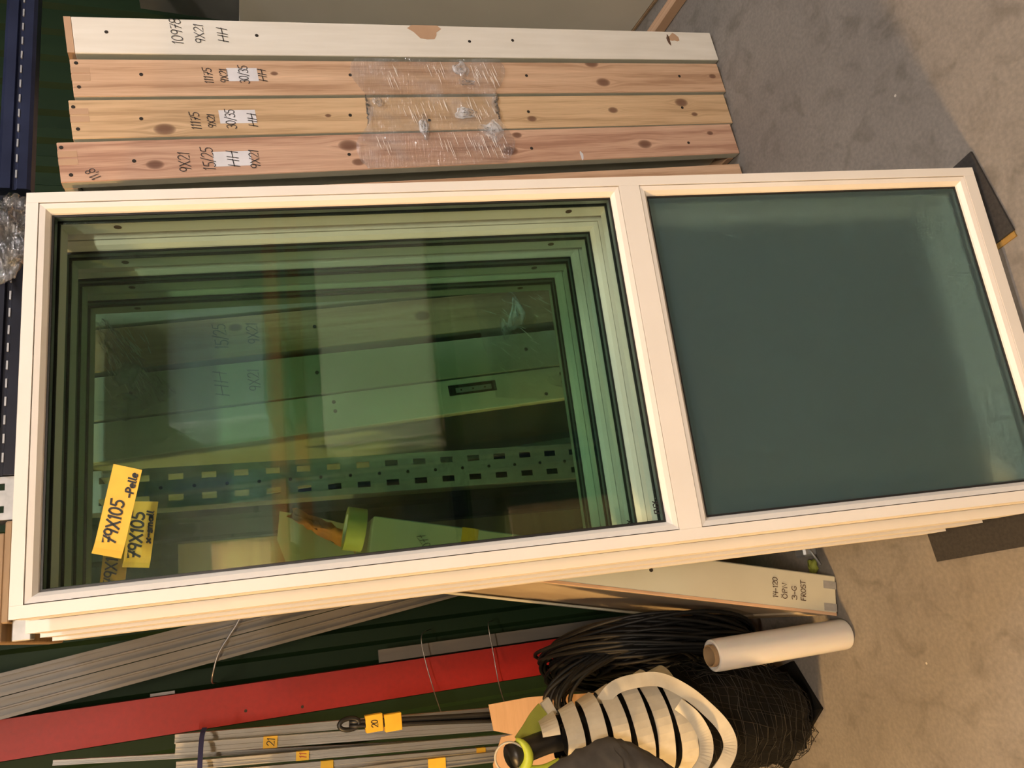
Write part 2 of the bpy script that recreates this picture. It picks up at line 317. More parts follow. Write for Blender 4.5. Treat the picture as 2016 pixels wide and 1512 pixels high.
# a hand-drawn stroke alphabet: (advance width, strokes) on a box one unit high
G = {
    '0': (.62, [arc(.27, .5, .24, .48, 100, 460, 14)]), '1': (.36, [[(.06, .78), (.2, 1), (.17, 0)]]),
    '2': (.6, [[(.05, .78)] + arc(.28, .74, .22, .25, 150, -30, 7) + [(.04, .02), (.54, .05)]]),
    '3': (.56, [arc(.24, .76, .22, .23, 150, -90, 7) + arc(.25, .27, .25, .27, 90, -150, 8)]),
    '4': (.6, [[(.12, 1), (.05, .42), (.5, .48)], [(.42, .95), (.36, 0)]]),
    '5': (.58, [[(.52, .98), (.12, .96), (.08, .56)] + arc(.24, .3, .26, .29, 110, -140, 8)]),
    '7': (.58, [[(.04, .9), (.52, .98), (.2, 0)], [(.14, .5), (.48, .52)]]),
    '8': (.58, [arc(.27, .76, .19, .23, 60, 420, 10), arc(.26, .27, .24, .27, 90, 450, 10)]),
    '9': (.58, [arc(.26, .7, .22, .27, 20, 380, 10) + [(.46, .6), (.36, 0)]]),
    'X': (.7, [[(.04, .95), (.6, .02)], [(.58, 1), (.06, 0)]]), 'x': (.55, [[(.05, .55), (.44, .05)], [(.44, .6), (.05, 0)]]),
    'H': (.74, [[(.1, 1), (.05, 0)], [(.6, 1), (.54, 0)], [(.02, .48), (.64, .54)]]),
    '/': (.42, [[(.36, 1.08), (.02, -.1)]]), '-': (.42, [[(.04, .4), (.34, .42)]]), ',': (.22, [[(.1, .1), (.03, -.15)]]),
    'F': (.58, [[(.1, 1), (.07, 0)], [(.08, .96), (.52, 1)], [(.09, .52), (.42, .55)]]),
    'R': (.62, [[(.08, 0), (.1, 1)] + arc(.2, .76, .28, .23, 80, -90, 6) + [(.1, .5), (.52, 0)]]),
    'O': (.66, [arc(.29, .5, .26, .48, 90, 450, 13)]), 'S': (.56, [arc(.27, .75, .22, .23, 30, 250, 7) + arc(.25, .26, .24, .27, 70, -150, 8)]),
    'T': (.6, [[(.02, .96), (.58, 1)], [(.3, .98), (.27, 0)]]), 'P': (.58, [[(.08, 0), (.1, 1)] + arc(.2, .73, .28, .26, 80, -90, 7)]),
    'N': (.66, [[(.08, 0), (.1, 1), (.5, .02), (.56, 1)]]), 'E': (.56, [[(.5, 1), (.1, .97), (.07, .02), (.5, .03)], [(.09, .5), (.42, .52)]]),
    'L': (.5, [[(.1, 1), (.07, .02), (.46, .03)]]), 'G': (.62, [arc(.3, .5, .26, .48, 50, 320, 10) + [(.5, .42), (.3, .42)]]),
    'A': (.62, [[(.03, 0), (.3, 1), (.56, 0)], [(.12, .35), (.48, .36)]]), '"': (.3, [[(.08, 1.15), (.09, 1.2)], [(.22, 1.15), (.23, 1.2)]]),
    'a': (.5, [arc(.22, .28, .19, .26, 60, 420, 9), [(.42, .56), (.43, .02)]]), 'e': (.46, [[(.05, .3), (.4, .34)] + arc(.22, .28, .19, .27, 10, 310, 9)]),
    'l': (.28, [[(.1, 1), (.09, .05), (.2, .02)]]), 'm': (.7, [[(.05, .55), (.06, 0)], arc(.18, .35, .12, .2, 180, 0, 5) + [(.31, 0)], arc(.43, .35, .12, .2, 180, 0, 5) + [(.57, 0)]]),
    's': (.4, [arc(.2, .42, .14, .14, 40, 250, 6) + arc(.19, .14, .15, .15, 80, -140, 6)]), 'u': (.5, [[(.05, .55), (.07, .15)] + arc(.22, .2, .15, .19, 190, 350, 6) + [(.4, .55), (.42, 0)]]),
    '=': (.5, [[(.05, .62), (.42, .64)], [(.05, .36), (.42, .38)]]), '_': (.4, [[(.02, .02), (.36, .04)]]), ' ': (.35, []),
}
G['Q'] = (.66, G['O'][1] + [[(.14, 1.18), (.15, 1.24)], [(.4, 1.18), (.41, 1.24)]])
def writing(text, origin, u, v, n, h, pen, mat, parent, fit=None, slant=0.12, jitter=0.03, name='handwriting'):
    """pen strokes in the plane (u, v), raised a hair along n; fit = total width"""
    W = sum(G[c][0] for c in text) * h; sx = 1.0 if not fit else fit / W
    o, u, v, n = (Vector(a) for a in (origin, u, v, n)); V, F = [], []; x = 0.0
    rnd = random.Random(hash(text) % 999 if False else sum(ord(c) for c in text))
    for c in text:
        w, ss = G[c]; dy = rnd.uniform(-jitter, jitter)
        for s in ss:
            p2 = [((x + px * h + slant * py * h) * sx, (py + dy) * h) for px, py in s]
            pts = [o + u * a + v * b for a, b in p2]
            b0 = len(V)
            for i, p in enumerate(pts):
                t = (pts[min(i + 1, len(pts) - 1)] - pts[max(i - 1, 0)]).normalized(); q = t.cross(n).normalized() * pen / 2
                if i == 0: p = p - t * pen * .3
                if i == len(pts) - 1: p = p + t * pen * .3
                V += [p + q, p - q]
            F += [[b0 + 2 * i, b0 + 2 * i + 1, b0 + 2 * i + 3, b0 + 2 * i + 2] for i in range(len(pts) - 1)]
        x += w * h
    V = [p + n * 0.0006 for p in V]
    return mk(name, V, F, mat, parent)

# ------------------------------------------------------------------ the hall
struct(box('floor', (-5, 5), (-4, 3.2), (-0.1, 0), M['concrete']), 'tan grey concrete floor with scuffs')
def corrugated(name, x0, x1, y, z1, mat):
    prof = []; x = x0; pitch = 0.125
    while x < x1:
        prof += [(x, y), (x + .05, y), (x + .065, y - .022), (x + .108, y - .022), (x + pitch - .002, y)]; x += pitch
    n = len(prof); v = [(a, b, 0) for a, b in prof] + [(a, b, z1) for a, b in prof]
    f = [[i, i + 1, n + i + 1, n + i] for i in range(n - 1)]
    b = len(v); v += [(x0, y + .05, 0), (prof[-1][0], y + .05, 0), (prof[-1][0], y + .05, z1), (x0, y + .05, z1)]; f.append([b, b + 1, b + 2, b + 3])
    return mk(name, v, f, mat)
struct(corrugated('wall_back', -5, 5, 3.08, 4.8, M['green']), 'dark green ribbed sheet steel wall')
struct(box('wall_left', (-5.1, -5), (-4, 3.2), (0, 4.8), M['wallpaint']), 'plain hall wall')
struct(box('wall_right', (5, 5.1), (-4, 3.2), (0, 4.8), M['wallpaint']), 'plain hall wall')
struct(box('wall_front', (-5, 5), (-4.1, -4), (0, 4.8), M['wallpaint']), 'plain hall wall behind the photographer')
struct(box('ceiling', (-5, 5), (-4, 3.2), (4.8, 4.9), M['ceil']), 'dark hall ceiling')
for lx, ly, lz, lc, ls, lab in LAMPS:
    t = tag(empty('ceiling_lamp', (lx, ly, lz)), lab, 'lamp', 'ceiling lamps')
    box('housing', (-.75, .75), (-.11, .11), (0.02, .10), M['white'], t, 0.005)
    box('diffuser', (-.72, .72), (-.09, .09), (-.02, .02), emit('lamp_glow', lc, ls), t, 0.004)
    for sx in (-.6, .6): box('hanger', (sx - .006, sx + .006), (-.006, .006), (.10, 4.8 - lz), M['galv'], t)

# ------------------------------------------------------------------ the four windows
WW, WH, WD = 0.79, 2.073, 0.095
LEAN = math.radians(-9.0)
RAILZ = (WH - 1.229, WH - 1.183)
BEAD = [(0.0, 0.0015), (0.010, 0.0035), (0.0165, 0.012), (0.0175, 0.016), (0.0, 0.016)]
LITES = {'upper': (0.0232, WW - 0.0232, RAILZ[1] + 0.0012, WH - 0.0232), 'lower': (0.0232, WW - 0.0232, 0.030, RAILZ[0] - 0.0012)}
def make_window(label):
    t = tag(empty('window_unit', (0, 0, 0), (LEAN, 0, 0)), label, 'window', 'stack of four leaning windows')
    jp = [(0, 0), (.0215, 0), (.0215, .042), (.042, .042), (.042, WD), (0, WD), (0, .064), (.0025, .062), (.0025, .058), (0, .056), (0, .034), (.003, .032), (.003, .028), (0, .026)]
    prism('jamb', jp, 0, WH, 'z', M['cream'], t)
    prism('jamb', [(WW - a, b) for a, b in jp], 0, WH, 'z', M['cream'], t)
    hp = [(0, WH), (0, WH - .0215), (.042, WH - .0215), (.042, WH - .042), (WD, WH - .042), (WD, WH)]
    prism('head', hp, .0217, WW - .0217, 'x', M['cream'], t)
    sp = [(0, 0), (0, .0285), (.042, .0285), (.042, .048), (WD, .048), (WD, 0)]
    prism('sill', sp, .0217, WW - .0217, 'x', M['cream'], t)
    z0, z1 = RAILZ
    prism('middle_rail', [(0, z0), (0, z1), (.042, z1), (.042, z1 + .018), (WD, z1 + .018), (WD, z0 - .018), (.042, z0 - .018), (.042, z0)], .0217, WW - .0217, 'x', M['cream'], t)
    for which, r in LITES.items():
        for s in 'lrbt': mitre('glazing_bead', r, BEAD, s, M['cream'], t)
        ring('gasket', r, [(.010, .0162), (.0215, .0162), (.0215, .0178), (.010, .0178)], M['gasket'], t)
        ring('spacer_bar', r, [(.005, .0225), (.021, .0225), (.021, .0345), (.005, .0345)], M['spacer'], t)
        ring('gasket', r, [(.005, .0388), (.0245, .0388), (.0245, .0425), (.005, .0425)], M['gasket'], t)
        rr = (r[0] + .004, r[1] - .004, r[2] + .004, r[3] - .004)
        g = box('clear_pane' if which == 'upper' else 'frosted_pane', rr[:2], (.0182, .0384), rr[2:], M['glass'] if which == 'upper' else M['frost'], t)
        g['label'] = 'clear green tinted upper pane' if which == 'upper' else 'frosted lower pane'
    for zz in (1.93, .99, .52):
        disc('screw_plug', (WW - .0422, .070, zz), .0075, .0008, (-1, 0, 0), M['plug'], t)
        disc('screw_plug', (.0422, .070, zz), .0075, .0008, (1, 0, 0), M['plug'], t)
    wx = writing('FLEX', (.058, .0181, .918), (1, 0, 0), (0, 0, 1), (0, -1, 0), .011, .0022, M['ink'], t, fit=.026, slant=0, name='glass_stamp')
    return t
def copy_tree(o, parent=None):
    c = o.copy(); COL.objects.link(c)
    if parent is not None: c.parent = parent
    for ch in [x for x in o.children]: copy_tree(ch, c)
    return c
WPOS = [(0.0, 0.0), (-.021, .12), (-.027, .24), (-.033, .352)]
WLAB = ['frontmost cream window of the leaning stack, fully in view', 'second cream window, right behind the frontmost one', 'third cream window in the stack, seen through two panes', 'rearmost cream window of the stack, resting on the door frames']
w0 = make_window(WLAB[0]); WIN = [w0] + [copy_tree(w0) for _ in range(3)]
for o, (dx, dy), lab in zip(WIN, WPOS, WLAB):
    o.location = (0.0798 + dx, 1.242 + dy, 0.0265); o['label'] = lab
def w2w(k, x, y, z):   # window-local to world
    return Matrix.Translation((0.0798 + WPOS[k][0], 1.242 + WPOS[k][1], 0.0265)) @ Matrix.Rotation(LEAN, 4, 'X') @ Vector((x, y, z))
# masking tape notes stuck on the panes
def tape_note(k, quad, lines, label):
    """quad: left-top? corners in window-local (x,z) as a, b, c, d: a->d runs along the text on the upper edge"""
    a, b, c, d = quad; t = tag(empty('tape_note', w2w(k, a[0], 0.0178, a[1]), (LEAN, 0, 0)), label, 'tape', 'tape notes on the window glass')
    q = lambda s, r: ((a[0] * (1 - s) + d[0] * s) * (1 - r) + (b[0] * (1 - s) + c[0] * s) * r - a[0], (a[1] * (1 - s) + d[1] * s) * (1 - r) + (b[1] * (1 - s) + c[1] * s) * r - a[1])
    n = 14; v, f = [], []
    for i in range(n + 1):
        s = i / n; lift = -0.0006 - .006 * max(0, (s - .0)) * 0 - (.004 * (1 - s * 6) ** 2 if s < 1 / 6 else 0)
        for r in (0, 1):
            e = (random.uniform(-.0015, .0015) if i in (0, n) else 0); x, z = q(s, r); v.append((x + e, lift, z)); v.append((x + e, lift + .0003, z))
    for i in range(n):
        b0 = i * 4
        f += [[b0, b0 + 2, b0 + 6, b0 + 4], [b0 + 1, b0 + 5, b0 + 7, b0 + 3], [b0, b0 + 4, b0 + 5, b0 + 1], [b0 + 2, b0 + 3, b0 + 7, b0 + 6]]
    f += [[0, 1, 3, 2], [n * 4, n * 4 + 2, n * 4 + 3, n * 4 + 1]]
    mk('tape_strip', v, f, M['tape'], t)
    U = Vector((d[0] - a[0], 0, d[1] - a[1])).normalized(); V = Vector((a[0] - b[0], 0, a[1] - b[1])); V = (V - V.dot(U) * U).normalized()
    for txt, s, r, h, fit, pen in lines:
        x, z = q(s, r); writing(txt, (x, -0.0012, z), U, V, (0, -1, 0), h, pen, M['ink'], t, fit=fit)
    return t
tape_note(0, [(0.096, 1.951), (0.083, 1.903), (0.236, 1.87), (0.251, 1.918)], [('79X105', .13, .68, .023, .077, .0036), ('-Pelle', .66, .90, .014, .045, .0032)], 'bright yellow tape note on the frontmost pane')
tape_note(1, [(0.101, 1.916), (0.093, 1.869), (0.217, 1.853), (0.224, 1.903)], [('79X105', .12, .60, .023, .088, .0042), ('x-small', .36, .92, .012, .062, .0034)], 'yellow tape note on the second pane, just below the brightest one')
tape_note(2, [(0.075, 1.975), (0.070, 1.928), (0.20, 1.915), (0.205, 1.962)], [('79X105', .08, .62, .023, .085, .0032)], 'dim tape note deep in the stack, half hidden behind the brighter two')

# ------------------------------------------------------------------ door frames standing like books, edge out
DW, DL = 0.118, 2.10
def door_frame(name, x0, lean, y0, jambmat, label, holes=(), tenons=True, height=DL, width=DW, depth=0.87, group='door frames standing edge out', sidemat=None, knots=()):
    t = tag(empty(name, (x0, y0, 0.001), (0, math.radians(lean), 0)), label, 'door frame', group)
    sm = sidemat or M['sidepaint']; W = width; H = height
    j = box('jamb', (0, W), (0, .032), (0, H), [jambmat, sm], t, 0.002, {'-x': 1, '+x': 1, '+y': 1})
    box('jamb', (0, W), (depth - .032, depth), (0, H), [M['rawpine'], sm], t, 0.002, {'-x': 1, '+x': 1, '-y': 1})
    box('head', (0, W), (.0325, depth - .0325), (H - .034, H - .002), [M['rawpine'], sm], t, 0.0015, {'-x': 1, '+x': 1, '-z': 1})
    box('threshold', (0, W), (.0325, depth - .0325), (.004, .030), M['rawpine'], t, 0.0015)
    leaf = box('door_leaf', (W * .28, W * .28 + .042), (.036, depth - .036), (.034, H - .038), sm, t, 0.002)
    if tenons:
        for xx in (W * .42, W * .62): box('tenon_end', (xx, xx + .018), (-.0006, .01), (H - .045, H + .0004), M['patch'], j)
    for hx, hz in holes: disc('screw_hole', (hx, -.0001, hz), .0052, .0007, (0, -1, 0), M['hole'], j, 10)
    return t, j
def note(j, lines, paper=None, mat='pencil'):
    if paper:
        (xa, za), (xb, zb) = paper
        pp = box('paper_label', (min(xa, xb), max(xa, xb)), (-.0006, 0), (min(za, zb), max(za, zb)), M['paper'], j)
    for txt, cx, zb_, h, fit in lines:
        writing(txt, (cx - fit / 2, -.0011, zb_ - h / 2), (1, 0, 0), (0, 0, 1), (0, -1, 0), h, .0022, M[mat], j, fit=fit)
YS = 2.065
t, j = door_frame('door_frame', 1.814, -6.5, YS, M['white_wood'], 'white primed door frame, rightmost of the row, marked 10978', [(0.069, 2.016), (0.067, 1.616), (0.06, 0.953), (0.067, 0.8)], tenons=False)
box('raw_head_end', (0.001, DW - .001), (-.0004, .03), (DL + .0004, DL + .018), M['patch'], j)
note(j, [('10978', .074, 1.836, .030, .088), ('9X21', .068, 1.775, .026, .066), ('HH', .066, 1.712, .028, .050)])
# filler spot and stain on the white edge
def blob(name, c, rx, rz, mat, parent, y=-.0007, seg=14, cut=None):
    v = []
    for k in range(seg):
        a = 2 * PI * k / seg; r = 1 + .18 * math.sin(3 * a + c[1] * 50) + .1 * math.cos(5 * a)
        x = c[0] + rx * r * math.cos(a); x = min(x, cut) if cut else x; v.append((x, y, c[1] + rz * r * math.sin(a)))
    vv = v + [(x, y + .0006, z) for x, _, z in v]
    f = [list(range(seg)), list(range(2 * seg - 1, seg - 1, -1))] + [[k, (k + 1) % seg, seg + (k + 1) % seg, seg + k] for k in range(seg)]
    return mk(name, vv, f, mat, parent)
blob('filler_patch', (.097, 1.094), .030, .048, M['patch'], j, cut=.1175)
blob('stain', (.092, .165), .016, .022, M['patch'], j); blob('stain', (.082, .19), .022, .006, M['plug'], j)
P1 = pine('pine_plain', [(.073, 1.571, .006), (.115, .515, .014), (.04, .491, .014), (.064, .037, .008)])
P2 = pine('pine_golden', [(.023, 1.874, .015), (.057, 1.425, .005), (.033, .776, .009), (.06, .47, .010), (.086, .19, .014), (.038, .151, .007)], (.70, .49, .29), (.57, .37, .20))
P3 = pine('pine_reddish', [(.042, 1.897, .012), (.081, 1.369, .016), (.025, 1.351, .010), (.043, .866, .014), (.049, .373, .014), (.083, .098, .007), (.098, .829, .009)], (.65, .42, .29), (.48, .26, .17))
t, j = door_frame('door_frame', 1.680, -6.6, YS, P1, 'pine door frame beside the white primed one, marked 11175 and 30/35', [(0.069, 1.928), (0.068, 1.349), (0.066, 0.769), (0.064, 0.178), (0.105, 2.085), (0.030, 2.085)], group='pine door frames')
note(j, [('11175', .064, 1.755, .024, .052), ('9X21', .064, 1.712, .022, .046), ('30/35', .068, 1.658, .026, .060), ('HH', .066, 1.606, .022, .042)], ((.091, 1.702), (.047, 1.618)))
t, j = door_frame('door_frame', 1.550, -6.55, YS, P2, 'golden pine door frame, middle of the three pine ones, marked 11175', [(0.057, 1.929), (0.057, 1.36), (0.035, 1.12), (0.059, 0.782), (0.065, 0.193), (0.096, 2.09), (0.029, 2.085)], group='pine door frames')
note(j, [('11175', .046, 1.793, .026, .056), ('9X21', .045, 1.751, .020, .044), ('30/35', .050, 1.700, .026, .062), ('HH', .046, 1.641, .024, .044)], ((.080, 1.728), (.037, 1.629)))
t, j = door_frame('door_frame', 1.428, -6.7, YS, P3, 'reddish pine door frame nearest the windows, marked 15/25', [(0.055, 1.947), (0.051, 1.373), (0.049, 0.791), (0.048, 0.199), (0.102, 2.115), (0.021, 2.10)], height=2.125, group='pine door frames')
note(j, [('9X21', .045, 1.823, .030, .062), ('15/25', .052, 1.762, .032, .072), ('HH', .050, 1.697, .030, .052), ('9X21', .046, 1.640, .026, .060)], ((.074, 1.748), (.028, 1.648)))
writing('11,8', (.010, -.0011, 2.03), (.85, 0, .5), (-.5, 0, .85), (0, -1, 0), .024, .002, M['pencil'], j, fit=.035)
blob('torn_splinter', (.016, .621), .016, .005, M['paper'], j)
# frames of the same row standing behind the windows
P4 = pine('pine_hidden', [(.06, 1.2, .012), (.03, .6, .010), (.08, 1.7, .009)])
for x0, ln, mt, lab, tx in [
        (1.276, -6.74, P4, 'pine door frame just left of the reddish one, mostly hidden by the windows', '11175'),
        (1.126, -6.5, P4, 'pine door frame behind the right jambs of the window stack', '9X21'),
        (1.004, -6.2, M['sidepaint'], 'pale painted door frame behind the windows, right of the knotty one', 'HH'),
        (0.880, -6.0, P4, 'knotty pine door frame seen through the panes near the right jamb', '15/25'),
        (0.735, -5.4, M['sidepaint'], 'grey painted door frame seen through the panes beside the lock frame', 'HH')]:
    t, j = door_frame('door_frame', x0, ln, YS, mt, lab, [(.06, .3), (.06, .9), (.06, 1.5), (.06, 1.95)], group='door frames behind the windows', width=.110)
    note(j, [(tx, .058, 1.74, .032, .07), ('9X21', .058, 1.66, .028, .06)])
t, j = door_frame('door_frame', 0.634, -5.4, YS, M['white_wood'], 'pale door frame with a dark lock strike plate behind the windows', [(.02, .86), (.075, 1.46), (.05, 1.46), (.075, .80), (.05, .80)], group='door frames behind the windows', width=.096)
sp_ = box('strike_plate', (.050, .080), (-.002, .006), (1.005, 1.145), M['hole'], t, .0015)
box('plate_insert', (.056, .070), (-.0032, -.0015), (1.02, 1.125), M['galv'], sp_)
for zz in (1.04, 1.075, 1.11): disc('screw_hole', (.063, -.0033, zz), .0028, .0004, (0, -1, 0), M['hole'], sp_, 8)

# ------------------------------------------------------------------ frosted window unit leaning to the right
fw = tag(empty('frosted_sash', (-0.033, YS, 0.001), (0, math.radians(12.2), 0)), 'pale window sash on edge, marked FROST, beside the film roll', 'window')
FW, FH, FD = .114, 1.41, .78
fj = box('stile', (-FW, 0), (0, .05), (0, FH), [M['sidepaint'], M['sidepaint'], M['rawpine']], fw, .003, {'-x': 1, '+x': 1})
box('stile', (-FW, 0), (FD - .06, FD), (0, FH), [M['dirty']], fw, .003)
box('rail', (-FW, 0), (.0505, FD - .0605), (0, .06), M['dirty'], fw, .003)
box('rail', (-FW, 0), (.0505, FD - .0605), (FH - .06, FH), M['dirty'], fw, .003)
box('panel', (-FW + .006, -.02), (.0505, FD - .0605), (.0605, FH - .0605), M['dirty'], fw)
box('moulding', (-FW - .008, -FW), (FD - .11, FD - .085), (.03, FH - .03), M['sidepaint'], fw, .002)
box('moulding', (-FW - .004, -FW), (FD - .075, FD - .055), (.03, FH - .03), M['gasket'], fw, .001)
box('edge_strip', (-FW - .003, -FW + .006), (-.0006, .012), (.002, FH - .002), M['rawpine'], fw, .0008)
for xx in (-.105, -.04): box('tenon_end', (xx, xx + .022), (-.0006, .01), (0.0, .045), M['galv'], fj)
for txt, zz, fit in (('14-120', .215, .060), ('QPN', .183, .046), ('3-G', .150, .042), ('FROST', .118, .060)):
    writing(txt, (-.085, -.0011, zz - .008), (1, 0, 0), (0, 0, 1), (0, -1, 0), .017, .0024, M['brownink'], fj, fit=fit, slant=0)
writing('10077', (-.075, -.0011, 1.24), (.8, 0, .6), (-.6, 0, .8), (0, -1, 0), .022, .002, M['pencil'], fj, fit=.06)
box('tape_band', (-FW - .0006, .0006), (-.0008, .03), (1.13, 1.175), M['tape'], fj)
disc('screw_hole', (-.05, -.0001, .62), .006, .0007, (0, -1, 0), M['hole'], fj)

# ------------------------------------------------------------------ pallet rack: post and beams
rk = tag(empty('rack_post', (0.33, 2.10, 0)), 'galvanised slotted rack post behind the upper panes', 'rack post')
PWd, PH = .10, 2.6
def slotted_post(name, w, h, th, mat, parent, slots):
    """sheet with real rectangular openings: slots = [(x0,x1,z0,z1)] in columns"""
    xs = sorted({0, w, *[s[0] for s in slots], *[s[1] for s in slots]}); zs = sorted({0, h, *[s[2] for s in slots], *[s[3] for s in slots]})
    v, f = [], []; idx = {}
    def vid(i, k, y):
        if (i, k, y) not in idx: idx[(i, k, y)] = len(v); v.append((xs[i], th * y, zs[k]))
        return idx[(i, k, y)]
    solid = lambda i, k: 0 <= i < len(xs) - 1 and 0 <= k < len(zs) - 1 and not any(s[0] <= (xs[i] + xs[i + 1]) / 2 <= s[1] and s[2] <= (zs[k] + zs[k + 1]) / 2 <= s[3] for s in slots)
    for i in range(len(xs) - 1):
        for k in range(len(zs) - 1):
            if not solid(i, k): continue
            f += [[vid(i, k, 0), vid(i + 1, k, 0), vid(i + 1, k + 1, 0), vid(i, k + 1, 0)], [vid(i, k, 1), vid(i, k + 1, 1), vid(i + 1, k + 1, 1), vid(i + 1, k, 1)]]
            for di, dk, (a, b) in ((-1, 0, ((i, k), (i, k + 1))), (1, 0, ((i + 1, k + 1), (i + 1, k))), (0, -1, ((i + 1, k), (i, k))), (0, 1, ((i, k + 1), (i + 1, k + 1)))):
                if not solid(i + di, k + dk): f.append([vid(*a, 0), vid(*b, 0), vid(*b, 1), vid(*a, 1)])
    return mk(name, v, f, mat, parent)
sl = []
z = .08
while z < PH - .08:
    sl += [(.016, .032, z, z + .034), (.068, .084, z, z + .034)]; z += .0762
slotted_post('front_face', PWd, PH, .003, M['galv'], rk, sl)
box('side_flange', (0, .003), (.0035, .075), (0, PH), M['galv'], rk); box('side_flange', (PWd - .003, PWd), (.0035, .075), (0, PH), M['galv'], rk)
z = .055
while z < PH - .1: disc('bolt_hole', (.05, -.0002, z), .0045, .0006, (0, -1, 0), M['hole'], rk, 8); z += .0762
box('foot_plate', (-.02, PWd + .02), (-.01, .10), (0, .006), M['galv'], rk, .001)
box('brown_tape_band', (-.001, PWd + .001), (-.0012, .03), (2.172, 2.192), M['patch'], rk)
def beam(x0, x1, mat, label):
    t = tag(empty('rack_beam', (x0, 2.09, 2.186)), label, 'rack beam', 'rack beams'); L = x1 - x0
    prism('beam_body', [(0, .008), (.006, 0), (.05, 0), (.05, .075), (.006, .075), (0, .067), (0, .045), (.008, .042), (.008, .033), (0, .03)], 0, L, 'x', mat, t)
    n = int(L / .045)
    for i in range(n):
        xx = .03 + i * .045; box('stud', (xx, xx + .022), (-.0025, .002), (.030, .034), M['galv'], t)  # pale bars imitating the dotted highlights along the beam's perforations
    return t
beam(1.172, 2.6, M['blue'], 'dark blue perforated rack beam above the pine door frames')
beam(0.432, 1.150, M['blueblack'], 'blackish rack beam above the window heads, partly under crumpled film')
# timber lying on the rack left of the post
for i, (x0, x1, z0, z1, y0, lab) in enumerate([(.10, .325, 2.192, 2.207, 2.09, 'weathered plank on the rack, lower of two above the window corner'), (.06, .30, 2.2085, 2.25, 2.10, 'thick timber offcut lying on the weathered plank')]):
    tag(box('plank', (x0, x1), (y0, y0 + .7), (z0, z1), M['wood'], None, .003), lab, 'plank')
br = tag(empty('rack_bracket', (.06, 2.09, 2.150)), 'galvanised bracket carrying the planks left of the rack post', 'bracket')
box('arm', (0, .264), (0.02, .06), (.002, .040), M['galv'], br, .002)
# ------------------------------------------------------------------ films
def crumple(name, fx, nu, nv, amp, mat, label, cat, seed=1, parent=None, group=None):
    rnd = random.Random(seed); v, f = [], []
    off = [[Vector((rnd.gauss(0, amp), rnd.gauss(0, amp), rnd.gauss(0, amp))) for _ in range(nv + 1)] for _ in range(nu + 1)]
    for i in range(nu + 1):
        for k in range(nv + 1): v.append(Vector(fx(i / nu, k / nv)) + off[i][k])
    for i in range(nu):
        for k in range(nv): f.append([i * (nv + 1) + k, (i + 1) * (nv + 1) + k, (i + 1) * (nv + 1) + k + 1, i * (nv + 1) + k + 1])
    o = mk(name, v, f, mat, parent, smooth=True)
    if label: tag(o, label, cat, group)
    return o
def edge_x(x0, lean, z): return x0 + math.tan(math.radians(lean)) * z
# stretch film wound round the three pine frames at half height
def wrapf(s, q):
    z = 1.32 - .44 * q; xr = edge_x(1.680, -6.6, z) + DW; xl = edge_x(1.430, -6.7, z)
    zz = z + .03 * math.sin(s * 9 + q * 3) * (1 if q in (0, 1) else .0)
    x = xl - .004 + (xr + .004 - xl + .004) * s
    return (x, YS - .0090 + .0018 * math.sin(s * 23 + q * 14), zz)
FILM = crumple('stretch_film_wrap', wrapf, 60, 50, .0009, M['film'], 'clear stretch film wrapped round the three pine door frames', 'plastic film', 3)
def lumpf(cx, cy, cz, rx, ry, rz):
    def g(s, q):
        a = s * 2 * PI; b = (q - .5) * PI; k = 1 + .18 * math.sin(a * 3 + q * 9) + .12 * math.sin(a * 7 - q * 5)
        return (cx + rx * k * math.cos(b) * math.cos(a), cy + ry * k * math.cos(b) * math.sin(a), cz + rz * k * math.sin(b))
    return g
crumple('film_bundle', lumpf(1.01, 2.035, 2.225, .10, .042, .055), 40, 24, .004, M['filmb'], 'crumpled clear film hanging over the rack beam by the window corner', 'plastic film', 5)
def sheetf(p00, p10, p01, p11, wob, fr=9):
    p00, p10, p01, p11 = map(Vector, (p00, p10, p01, p11))
    return lambda s, q: (p00 * (1 - s) + p10 * s) * (1 - q) + (p01 * (1 - s) + p11 * s) * q + Vector((0, wob * math.sin(s * fr + q * 5), 0))
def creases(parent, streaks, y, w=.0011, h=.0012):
    """pale ridges standing in for glints on the taut film: (x, z, length, angle)"""
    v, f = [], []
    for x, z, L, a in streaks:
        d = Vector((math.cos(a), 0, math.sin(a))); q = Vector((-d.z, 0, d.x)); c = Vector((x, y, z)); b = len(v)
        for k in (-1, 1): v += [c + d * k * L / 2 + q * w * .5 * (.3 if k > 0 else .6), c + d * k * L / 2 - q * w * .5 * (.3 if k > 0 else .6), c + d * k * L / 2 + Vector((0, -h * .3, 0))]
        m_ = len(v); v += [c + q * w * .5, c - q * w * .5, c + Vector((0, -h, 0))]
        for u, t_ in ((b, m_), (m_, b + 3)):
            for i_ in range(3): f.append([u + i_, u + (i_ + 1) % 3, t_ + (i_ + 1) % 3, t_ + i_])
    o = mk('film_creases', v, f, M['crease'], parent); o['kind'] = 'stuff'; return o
rn = random.Random(21); st_ = []
for x0, ln, bands in ((1.680, -6.6, ((1.20, 1.26, 9), (.88, .97, 20), (1.02, 1.12, 7))), (1.550, -6.55, ((1.05, 1.26, 15), (.90, 1.0, 14), (1.12, 1.2, 6))), (1.428, -6.7, ((1.25, 1.29, 7), (.98, 1.10, 16), (.88, .98, 18)))):
    for za, zb_, n_ in bands:
        for _ in range(n_):
            z = rn.uniform(za, zb_); x = edge_x(x0, ln, z) + rn.uniform(.03, .09); st_.append((x, z, rn.uniform(.012, .05), math.radians(rn.uniform(12, 19))))
creases(FILM, st_, YS - .0118)
